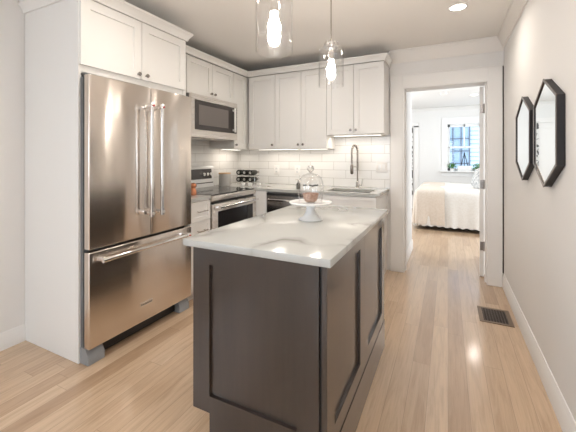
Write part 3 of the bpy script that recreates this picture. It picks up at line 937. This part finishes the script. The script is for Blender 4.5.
# ------------------------------------------------------------ cake stand with dome and bowl
CX, CY = -0.70, 1.722
Z0 = 0.9155
PH = 0.0885
t = thing('cake_stand', 'white porcelain pedestal cake stand on the island', 'cake stand', (CX, CY, Z0))
B().lathe([(0, 0), (0.068, 0), (0.070, 0.004), (0.064, 0.010), (0.042, 0.022), (0.029, 0.042), (0.025, 0.066), (0.028, PH - 0.002), (0.0, PH)], seg=40).build('pedestal', porcelain_m, t)
B().lathe([(0, PH + 0.0005), (0.10, PH + 0.004), (0.118, PH + 0.003), (0.122, PH + 0.009), (0.119, PH + 0.014), (0.112, PH + 0.0115), (0, PH + 0.0115)], seg=56).build('plate', porcelain_m, t)
ZP = Z0 + PH + 0.0118
t = thing('glass_dome', 'clear glass bell dome with a round knob on the cake stand', 'glass dome', (CX, CY, ZP))
outer = [(0.066, 0.0), (0.0675, 0.012), (0.0735, 0.05), (0.0745, 0.085), (0.071, 0.115), (0.060, 0.140), (0.040, 0.155), (0.016, 0.162), (0.0, 0.163)]
inner = [(0.0, 0.160), (0.016, 0.159), (0.037, 0.152), (0.058, 0.1375), (0.0685, 0.114), (0.0720, 0.085), (0.0710, 0.05), (0.065, 0.012), (0.0635, 0.0)]
gd = B().lathe(outer + inner, seg=48, closed=True)
gb = gd.build('dome', thin_m, t)
B().lathe([(0, 0.1635), (0.009, 0.164), (0.008, 0.172), (0.018, 0.182), (0.021, 0.193), (0.015, 0.204), (0, 0.207)], seg=24).build('dome_knob', glass_m, t)
# dark printed marks across the front of the dome
b = B()
ca = math.atan2(-CY, -CX)
marks = [(-0.50, 0.14, 0), (-0.36, 0.10, 0.001), (-0.06, 0.07, 0.001), (0.04, 0.08, -0.001), (0.14, 0.08, -0.004), (0.24, 0.09, -0.002), (0.34, 0.08, 0.001), (0.44, 0.09, 0), (0.54, 0.07, 0.001)]
for a_, wd, dz in marks:
    for s_ in range(3):
        aa = ca + a_ + (s_ - 1) * wd / 3
        p = Vector((math.cos(aa) * 0.0745, math.sin(aa) * 0.0745, 0.100 + dz + (0.0015 if s_ % 2 else -0.001)))
        b.sphere(p, 0.0032, 8)
b.build('printed_marks', ink_m, gb)
t = tag(B().lathe([(0, 0), (0.026, 0), (0.032, 0.004), (0.041, 0.022), (0.0455, 0.048), (0.0425, 0.048), (0.036, 0.022), (0.02, 0.008), (0, 0.007)], (0, 0, 0), 32).build('small_bowl', brownbowl_m), 'small brown bowl under the glass dome', 'bowl')
t.location = (CX, CY, ZP + 0.0005)

# ------------------------------------------------------------ things on the back counters
t = thing('canister', 'grey ceramic canister with a wooden lid in the counter corner', 'canister', (-2.475, 3.28, 0.9153))
B().lathe([(0, 0), (0.068, 0), (0.073, 0.005), (0.073, 0.140), (0.070, 0.146), (0, 0.146)], seg=36).build('jar', greyceramic_m, t)
B().lathe([(0, 0.1465), (0.074, 0.1465), (0.075, 0.150), (0.075, 0.158), (0.072, 0.161), (0, 0.161)], seg=36).build('lid', bamboo_m, t)

t = thing('pepper_mill', 'copper coloured pepper mill at the right of the refrigerator', 'pepper mill', (-2.13, 2.345, 0.9153))
B().lathe([(0, 0), (0.030, 0), (0.032, 0.006), (0.029, 0.045), (0.021, 0.060), (0.019, 0.066), (0, 0.066)], seg=28).build('mill_base', copper_m, t)
B().lathe([(0, 0.0665), (0.020, 0.0665), (0.030, 0.076), (0.033, 0.090), (0.026, 0.106), (0.010, 0.114), (0, 0.115)], seg=28).build('mill_top', copper_m, t)

# wine rack with bottles
RX, RY = -2.345, 3.60
t = thing('wine_rack', 'small chrome two tier rack holding dark bottles in the corner', 'rack', (RX, RY, 0.9153))
b = B()
for x in (-0.135, 0.135): b.tube([(x, -0.06, 0.0), (x, -0.06, 0.03), (x, 0.06, 0.03), (x, 0.06, 0)], 0.003, 8)
for z in (0.030, 0.118):
    for y in (-0.05, 0.05): b.cyl((-0.135, y, z), (0.135, y, z), 0.0025, seg=8)
for x in (-0.135, 0.135):
    for y in (-0.05, 0.05): b.cyl((x, y, 0.03), (x, y, 0.118), 0.0025, seg=8)
b.build('frame', chrome_m, t)
botl = None
names = ['left', 'middle', 'right']
for lv, z in enumerate((0.9153 + 0.067, 0.9153 + 0.155)):
    for q, dx in enumerate((-0.088, 0.0, 0.088)):
        lab = 'dark bottle lying in the %s rack tier, %s of three' % (('lower', 'upper')[lv], names[q])
        if botl is None:
            botl = thing('bottle', lab, 'bottle', (RX + dx, RY, z), 0, 'bottles in the corner rack')
            B().lathe([(0, -0.075), (0.018, -0.082), (0.031, -0.090), (0.034, -0.084), (0.034, 0.03), (0.028, 0.055), (0.0145, 0.075), (0.0135, 0.105), (0.0, 0.105)], axis='Y', seg=24).build('bottle_body', bottle_m, botl)
            B().lathe([(0.0, -0.0765), (0.017, -0.0835), (0.0165, -0.0845), (0, -0.0775)], axis='Y', seg=18).build('base_label', greyceramic_m, botl)
            B().lathe([(0.0155, 0.080), (0.0155, 0.118), (0.0, 0.120)], axis='Y', seg=18).build('foil_cap', nickel_m, botl)
        else:
            dup(botl, (RX + dx, RY, z), lab)

# small creamy dishes before the rack
for q, (x, y, r, lab) in enumerate(((-2.30, 3.42, 0.030, 'left'), (-2.20, 3.43, 0.030, 'middle'), (-2.09, 3.45, 0.028, 'right'))):
    o = B().lathe([(0, 0), (r * 0.7, 0), (r, 0.018), (r, 0.034), (r - 0.004, 0.034), (r * 0.62, 0.006), (0, 0.005)], seg=24).build('small_dish', porcelain_m)
    o.location = (x, y, 0.9153)
    tag(o, 'small white dish before the bottle rack, %s of three' % ({'left': 'leftmost', 'middle': 'middle one', 'right': 'rightmost'}[lab]), 'dish', 'white dishes on the counter')
# slim dark dispenser behind the cake dome
t = thing('soap_dispenser', 'slim dark soap dispenser on the back worktop beside the glass dome', 'dispenser', (-1.50, 3.33, 0.9153))
B().lathe([(0, 0), (0.022, 0), (0.024, 0.005), (0.022, 0.055), (0.010, 0.070), (0.010, 0.078), (0, 0.078)], seg=20).build('bottle_body', bottle_m, t)
B().cyl((0, 0, 0.0785), (0, 0, 0.098), 0.005, seg=10).cyl((0, 0, 0.098), (-0.03, -0.01, 0.10), 0.004, seg=8).build('pump', nickel_m, t)

# ------------------------------------------------------------ pendants
def pendant(loc, label):
    t = thing('pendant_light', label, 'pendant lamp', loc, 0, 'glass pendants over the island')
    # local z = 0 at ceiling
    top = 2.035 - CEIL
    B().lathe([(0, -0.001), (0.06, -0.001), (0.06, -0.018), (0.045, -0.026), (0.0, -0.026)], seg=32).build('ceiling_canopy', chrome_m, t)
    B().cyl((0, 0, -0.0265), (0, 0, top + 0.004), 0.0045, seg=12).build('rod', nickel_m, t)
    b = B().lathe([(0, top), (0.043, top), (0.046, top - 0.004), (0.046, top - 0.038), (0.043, top - 0.042), (0, top - 0.042)], seg=32)
    cp = b.build('cap', chrome_m, t)
    b = B()
    for q in range(8):
        a_ = 2 * PI * q / 8
        p = Vector((math.cos(a_) * 0.046, math.sin(a_) * 0.046, top - 0.021))
        b.sphere(p, 0.006, 8)
    b.build('cap_studs', nickel_m, cp)
    B().lathe([(0, top - 0.0425), (0.016, top - 0.0425), (0.018, top - 0.05), (0.018, top - 0.105), (0.021, top - 0.11), (0.021, top - 0.118), (0.0, top - 0.118)], seg=24).build('socket', chrome_m, t)
    zt = top - 0.118
    B().lathe([(0, zt - 0.0005), (0.0155, zt - 0.0005), (0.0165, zt - 0.02), (0.024, zt - 0.042), (0.030, zt - 0.062), (0.0275, zt - 0.082), (0.016, zt - 0.098), (0, zt - 0.102)], seg=28).build('bulb', bulb_m, t)
    zg = top - 0.044
    R = 0.083
    zb = 1.74 - CEIL
    prof = [(0.030, zg), (R - 0.012, zg), (R - 0.003, zg - 0.004), (R, zg - 0.014), (R, zb), (R - 0.0028, zb), (R - 0.0028, zg - 0.014), (R - 0.005, zg - 0.0055), (R - 0.013, zg - 0.0028), (0.030, zg - 0.0028)]
    B().lathe(prof, seg=48, closed=True).build('glass_shade', thin_m, t)
    return t
pendant((-0.70, 1.29, CEIL), 'clear glass cylinder pendant nearest the camera, cut off by the top edge')
pendant((-0.70, 2.085, CEIL), 'clear glass cylinder pendant on a rod, farther along the island')

# ------------------------------------------------------------ recessed lights
def can(loc, label, power=CAN_POWER, col=WARM, r=0.055):
    t = thing('recessed_light', label, 'ceiling light', loc, 0, 'recessed ceiling lights')
    B().lathe([(r, -0.0005), (r + 0.022, -0.0005), (r + 0.021, -0.005), (r + 0.002, -0.007), (r, -0.003)], seg=36, closed=True).build('trim_ring', trim_m, t)
    B().lathe([(0, -0.0008), (r - 0.0006, -0.0008), (r - 0.0006, -0.0032), (0, -0.0032)], seg=36).build('lens', lens_m, t)
    area('can_lamp', (0, 0, -0.012), (0, 0, 0), 2 * r, 2 * r, power, col, t, 'DISK', math.radians(150))
can((0.07, 2.87, CEIL), 'lit round recessed light in the ceiling before the doorway', 3.0)
can((-1.50, 2.75, CEIL), 'added recessed ceiling light above the gap between island and range')  # this can and the next four are added to light the room
can((-1.50, 1.35, CEIL), 'added unseen recessed ceiling light above the floor before the refrigerator')
can((0.0, 0.9, CEIL), 'added unseen recessed ceiling light near the right wall mirrors', 2.6)
can((-0.75, -0.4, CEIL), 'added unseen recessed ceiling light behind the camera')
can((-1.6, -1.8, CEIL), 'added unseen recessed ceiling light in the living end')
# bedroom ceiling: smoke detector and recessed light
t = thing('smoke_detector', 'small round white smoke detector on the bedroom ceiling', 'smoke detector', (-0.07, 6.6, CEIL))
B().lathe([(0, -0.001), (0.065, -0.001), (0.065, -0.02), (0.05, -0.036), (0, -0.038)], seg=28).build('housing', trim_m, t)
can((0.44, 7.05, CEIL), 'round recessed light in the bedroom ceiling', 3)

# ------------------------------------------------------------ mirrors on the right wall
def mirror(cy, label):
    """elongated hexagon, points up and down, deep metal frame"""
    t = thing('wall_mirror', label, 'mirror', (RW - 0.0015, cy, 1.397), 0, 'hexagonal wall mirrors')
    hw, hp, hs = 0.225, 0.284, 0.166        # half width, half height to the points, half height of the sides
    hexo = [(0, hp), (-hw, hs), (-hw, -hs), (0, -hp), (hw, -hs), (hw, hs)]
    s_ = 0.965
    def ring(k_, x): return [(x, p[0] * k_, p[1] * k_) for p in hexo]
    b = B()
    d = 0.034
    layers = [ring(1, 0), ring(1, -d), ring(s_, -d), ring(s_, -d + 0.006)]
    vs = [[b.b.verts.new(p) for p in L_] for L_ in layers]
    for A, Bq in zip(vs, vs[1:]):
        for i in range(6): b.b.faces.new((A[i], A[(i + 1) % 6], Bq[(i + 1) % 6], Bq[i]))
    b.b.faces.new(vs[0])
    b.build('frame', mframe_m, t, smooth=False)
    b = B(); layers = [ring(1.012, -d + 0.002), ring(1.012, -d - 0.002), ring(s_, -d - 0.002), ring(s_, -d + 0.002)]
    vs = [[b.b.verts.new(p) for p in L_] for L_ in layers]
    for j in range(4):
        A, Bq = vs[j], vs[(j + 1) % 4]
        for i in range(6): b.b.faces.new((A[i], A[(i + 1) % 6], Bq[(i + 1) % 6], Bq[i]))
    b.build('rim', mrim_m, t, smooth=False)
    b = B(); A = [b.b.verts.new(p) for p in ring(s_ - 0.003, -d + 0.004)]; Bq = [b.b.verts.new(p) for p in ring(s_ - 0.003, -d + 0.007)]
    b.b.faces.new(A); b.b.faces.new(Bq[::-1])
    for i in range(6): b.b.faces.new((A[i], A[(i + 1) % 6], Bq[(i + 1) % 6], Bq[i]))
    b.build('mirror_glass', mirror_m, t, smooth=False)
mirror(2.15, 'near elongated hexagonal mirror with a deep dark frame on the right wall')
mirror(2.71, 'far elongated hexagonal mirror with a deep dark frame, closer to the doorway')

# ------------------------------------------------------------ floor vent
t = thing('floor_vent', 'bronze floor vent grille set in the oak floor by the right wall', 'vent', (0.222, 2.925, 0.0005))
b = B(); W_, L_ = 0.225, 0.285
b.box(0, W_, 0, 0.028, 0, 0.005, 0.0015).box(0, W_, L_ - 0.028, L_, 0, 0.005, 0.0015).box(0, 0.03, 0.028, L_ - 0.028, 0, 0.005, 0.0015).box(W_ - 0.03, W_, 0.028, L_ - 0.028, 0, 0.005, 0.0015)
b.build('frame', bronze_m, t)
b = B()
for q in range(9): b.box(0.034 + q * 0.0195, 0.040 + q * 0.0195, 0.028, L_ - 0.028, 0.001, 0.0040)
for q in range(11): b.box(0.03, W_ - 0.03, 0.036 + q * 0.021, 0.041 + q * 0.021, 0.001, 0.0042)
b.build('grille', M('vent_bars', (0.12, 0.095, 0.08), 0.4, 0.5), t, smooth=False)
B().box(0.03, W_ - 0.03, 0.028, L_ - 0.028, 0.0, 0.0009).build('duct', darkgap_m, t)

# ------------------------------------------------------------ bedroom: bed
def draped(x0, x1, y0, y1, top, hem, amp, nx, ny, seed, sides=(1, 1, 1, 1), th=0.0):
    """cloth lying on a rounded box and falling at its edges"""
    rnd = random.Random(seed)
    ph = [rnd.uniform(0, 6) for _ in range(6)]
    drop = top - hem
    b = B()
    ex0, ex1 = (drop if sides[0] else 0), (drop if sides[1] else 0)
    ey0, ey1 = (drop if sides[2] else 0), (drop if sides[3] else 0)
    g = []
    for i in range(nx + 1):
        row = []
        s_ = x0 - ex0 + (x1 - x0 + ex0 + ex1) * i / nx
        for j in range(ny + 1):
            r_ = y0 - ey0 + (y1 - y0 + ey0 + ey1) * j / ny
            cx, cy = min(max(s_, x0), x1), min(max(r_, y0), y1)
            dx, dy = s_ - cx, r_ - cy
            dd = math.hypot(dx, dy)
            if dd > 0:
                k_ = min(1, dd / drop)
                ux, uy = dx / dd, dy / dd
                d_ = min(dd, drop)
                al = cx + cy + math.atan2(dy, dx) * 0.3
                wv = amp * k_ * (math.sin(al * 15 + ph[0]) + 0.7 * math.sin(al * 37 + ph[1]) * k_)
                rr = 0.07
                out = rr * (1 - math.exp(-d_ / 0.05)) + 0.03 * k_ + wv
                z = top - max(0.0, d_ - 0.02 * (1 - math.exp(-d_ / 0.04)))
                z += 0.009 * math.sin(al * 52 + ph[3]) * k_ ** 3
                p = Vector((cx + ux * out, cy + uy * out, z))
            else:
                e_ = min(s_ - x0 if sides[0] else 1, x1 - s_ if sides[1] else 1, r_ - y0 if sides[2] else 1, y1 - r_ if sides[3] else 1)
                z = top + 0.03 * (1 - math.exp(-e_ / 0.12)) + 0.007 * math.sin(s_ * 7 + ph[2]) * math.sin(r_ * 5 + ph[5])
                p = Vector((s_, r_, z))
            row.append(b.b.verts.new(p))
        g.append(row)
    for i in range(nx):
        for j in range(ny):
            b.b.faces.new((g[i][j], g[i + 1][j], g[i + 1][j + 1], g[i][j + 1]))
    return b


t = thing('bed', 'bed with white duvet and beige throw over its foot, in the bedroom', 'bed', (0, 0, 0))
B().box(-0.42, 1.62, 6.34, 7.86, 0.30, 0.66, 0.06, 3).build('mattress', M('mattress_white', (0.8, 0.78, 0.75), 0.9), t)
b = B().box(-0.40, 1.62, 6.36, 7.84, 0.16, 0.298)
for x in (-0.36, 1.5):
    for y in (6.42, 7.74): b.box(x, x + 0.07, y, y + 0.07, 0, 0.16)
b.build('bed_frame', M('dark_bed_frame', (0.06, 0.045, 0.04), 0.5), t, smooth=False)
B().box(1.63, 1.70, 6.30, 7.90, 0, 1.15, 0.02, 2).build('headboard', M('headboard_fabric', (0.45, 0.42, 0.40), 0.8), t)
draped(-0.46, 1.55, 6.31, 7.88, 0.70, 0.045, 0.012, 150, 120, 3, (1, 0, 1, 1)).build('duvet', duvet_m, t)
draped(-0.475, -0.05, 6.295, 7.895, 0.706, 0.075, 0.012, 70, 120, 9, (1, 0, 1, 1)).build('throw', throw_m, t)
pl = B().sphere((0, 0, 0), 1, 32, (0.055, 0.20, 0.19))
for v in pl.b.verts:   # squarer outline
    f_ = 1 + 0.18 * abs(math.sin(2 * math.atan2(v.co.z / 0.19, v.co.y / 0.20))) ** 2
    v.co.y *= f_; v.co.z *= f_
o = pl.build('pillow', pillow_m)
o.location = (0.50, 6.58, 0.905); o.rotation_euler = (0.0, math.radians(20), math.radians(25))
tag(o, 'grey floral patterned pillow standing on the bed', 'pillow')

# things on the bedroom sill
def plant(name, loc, r, h, label, n_=60, seed=1):
    t = thing(name, label, 'plant', loc)
    B().lathe([(0, 0), (r * 0.45, 0), (r * 0.55, 0.05), (r * 0.5, 0.05), (r * 0.4, 0.045), (0, 0.045)], seg=20).build('pot', porcelain_m, t)
    rnd = random.Random(seed); b = B()
    for i in range(n_):
        a_ = rnd.uniform(0, 2 * PI); rr = r * math.sqrt(rnd.random()); zz = 0.05 + rnd.random() * (h - 0.05)
        c = Vector((math.cos(a_) * rr, math.sin(a_) * rr * 0.5, zz))
        L_ = rnd.uniform(0.018, 0.03)
        u = Vector((rnd.uniform(-1, 1), rnd.uniform(-1, 1), rnd.uniform(-.4, 1))).normalized() * L_
        s_ = u.cross(Vector((rnd.uniform(-1, 1), rnd.uniform(-1, 1), 1))).normalized() * L_ * 0.5
        q = [b.b.verts.new(c - u), b.b.verts.new(c + s_), b.b.verts.new(c + u), b.b.verts.new(c - s_)]
        b.b.faces.new(q)
    for i in range(8):
        a_ = rnd.uniform(0, 2 * PI)
        b.tube([(0, 0, 0.045), (math.cos(a_) * r * .3, math.sin(a_) * r * .2, h * .5), (math.cos(a_) * r * .7, math.sin(a_) * r * .4, h * .9)], 0.002, 5)
    b.build('foliage', leaf_m, t)
plant('potted_plant', (0.085, BY - 0.045, WZ0 + 0.0005), 0.085, 0.17, 'leafy green potted plant at the left of the bedroom window sill', 110, 2)
plant('potted_plant', (0.595, BY - 0.045, WZ0 + 0.0005), 0.08, 0.17, 'leafy green potted plant at the right of the bedroom window sill', 90, 5)
tag(B().box(0.20, 0.48, BY - 0.085, BY - 0.012, WZ0 + 0.0005, WZ0 + 0.115, 0.006, 2).build('planter_box', porcelain_m), 'white rectangular box in the middle of the bedroom window sill', 'planter')
b = B()
apex = (0.34, BY - 0.05, 1.36)
for p in ((0.27, BY - 0.07, WZ0 + 0.116), (0.41, BY - 0.07, WZ0 + 0.116), (0.34, BY - 0.02, WZ0 + 0.116)): b.cyl(apex, p, 0.008, seg=8)
b.sphere(apex, 0.016, 10)
tag(b.build('tripod_ornament', rope_m), 'black tripod shaped ornament standing on the white sill box', 'ornament')
# mottled hanging by the closet door
mos_m = M('mottled_textile', (0.5, 0.5, 0.5), 0.8); k = N(mos_m)
vr = k.n('ShaderNodeTexVoronoi'); vr.inputs['Scale'].default_value = 16; k.l(k.pos(), vr.inputs['Vector'])
sp = k.n('ShaderNodeSeparateColor'); k.l(vr.outputs['Color'], sp.inputs[0])
k.l(k.ramp(sp.outputs[0], [(0.30, (0.10, 0.10, 0.10)), (0.40, (0.75, 0.74, 0.72))]), k.p.inputs['Base Color'])
tag(B().box(-0.815, -0.775, BY - 0.034, BY - 0.024, 0.33, 2.03, 0.002).build('wall_hanging', mos_m), 'tall black and white mottled hanging at the left of the bedroom', 'wall hanging')
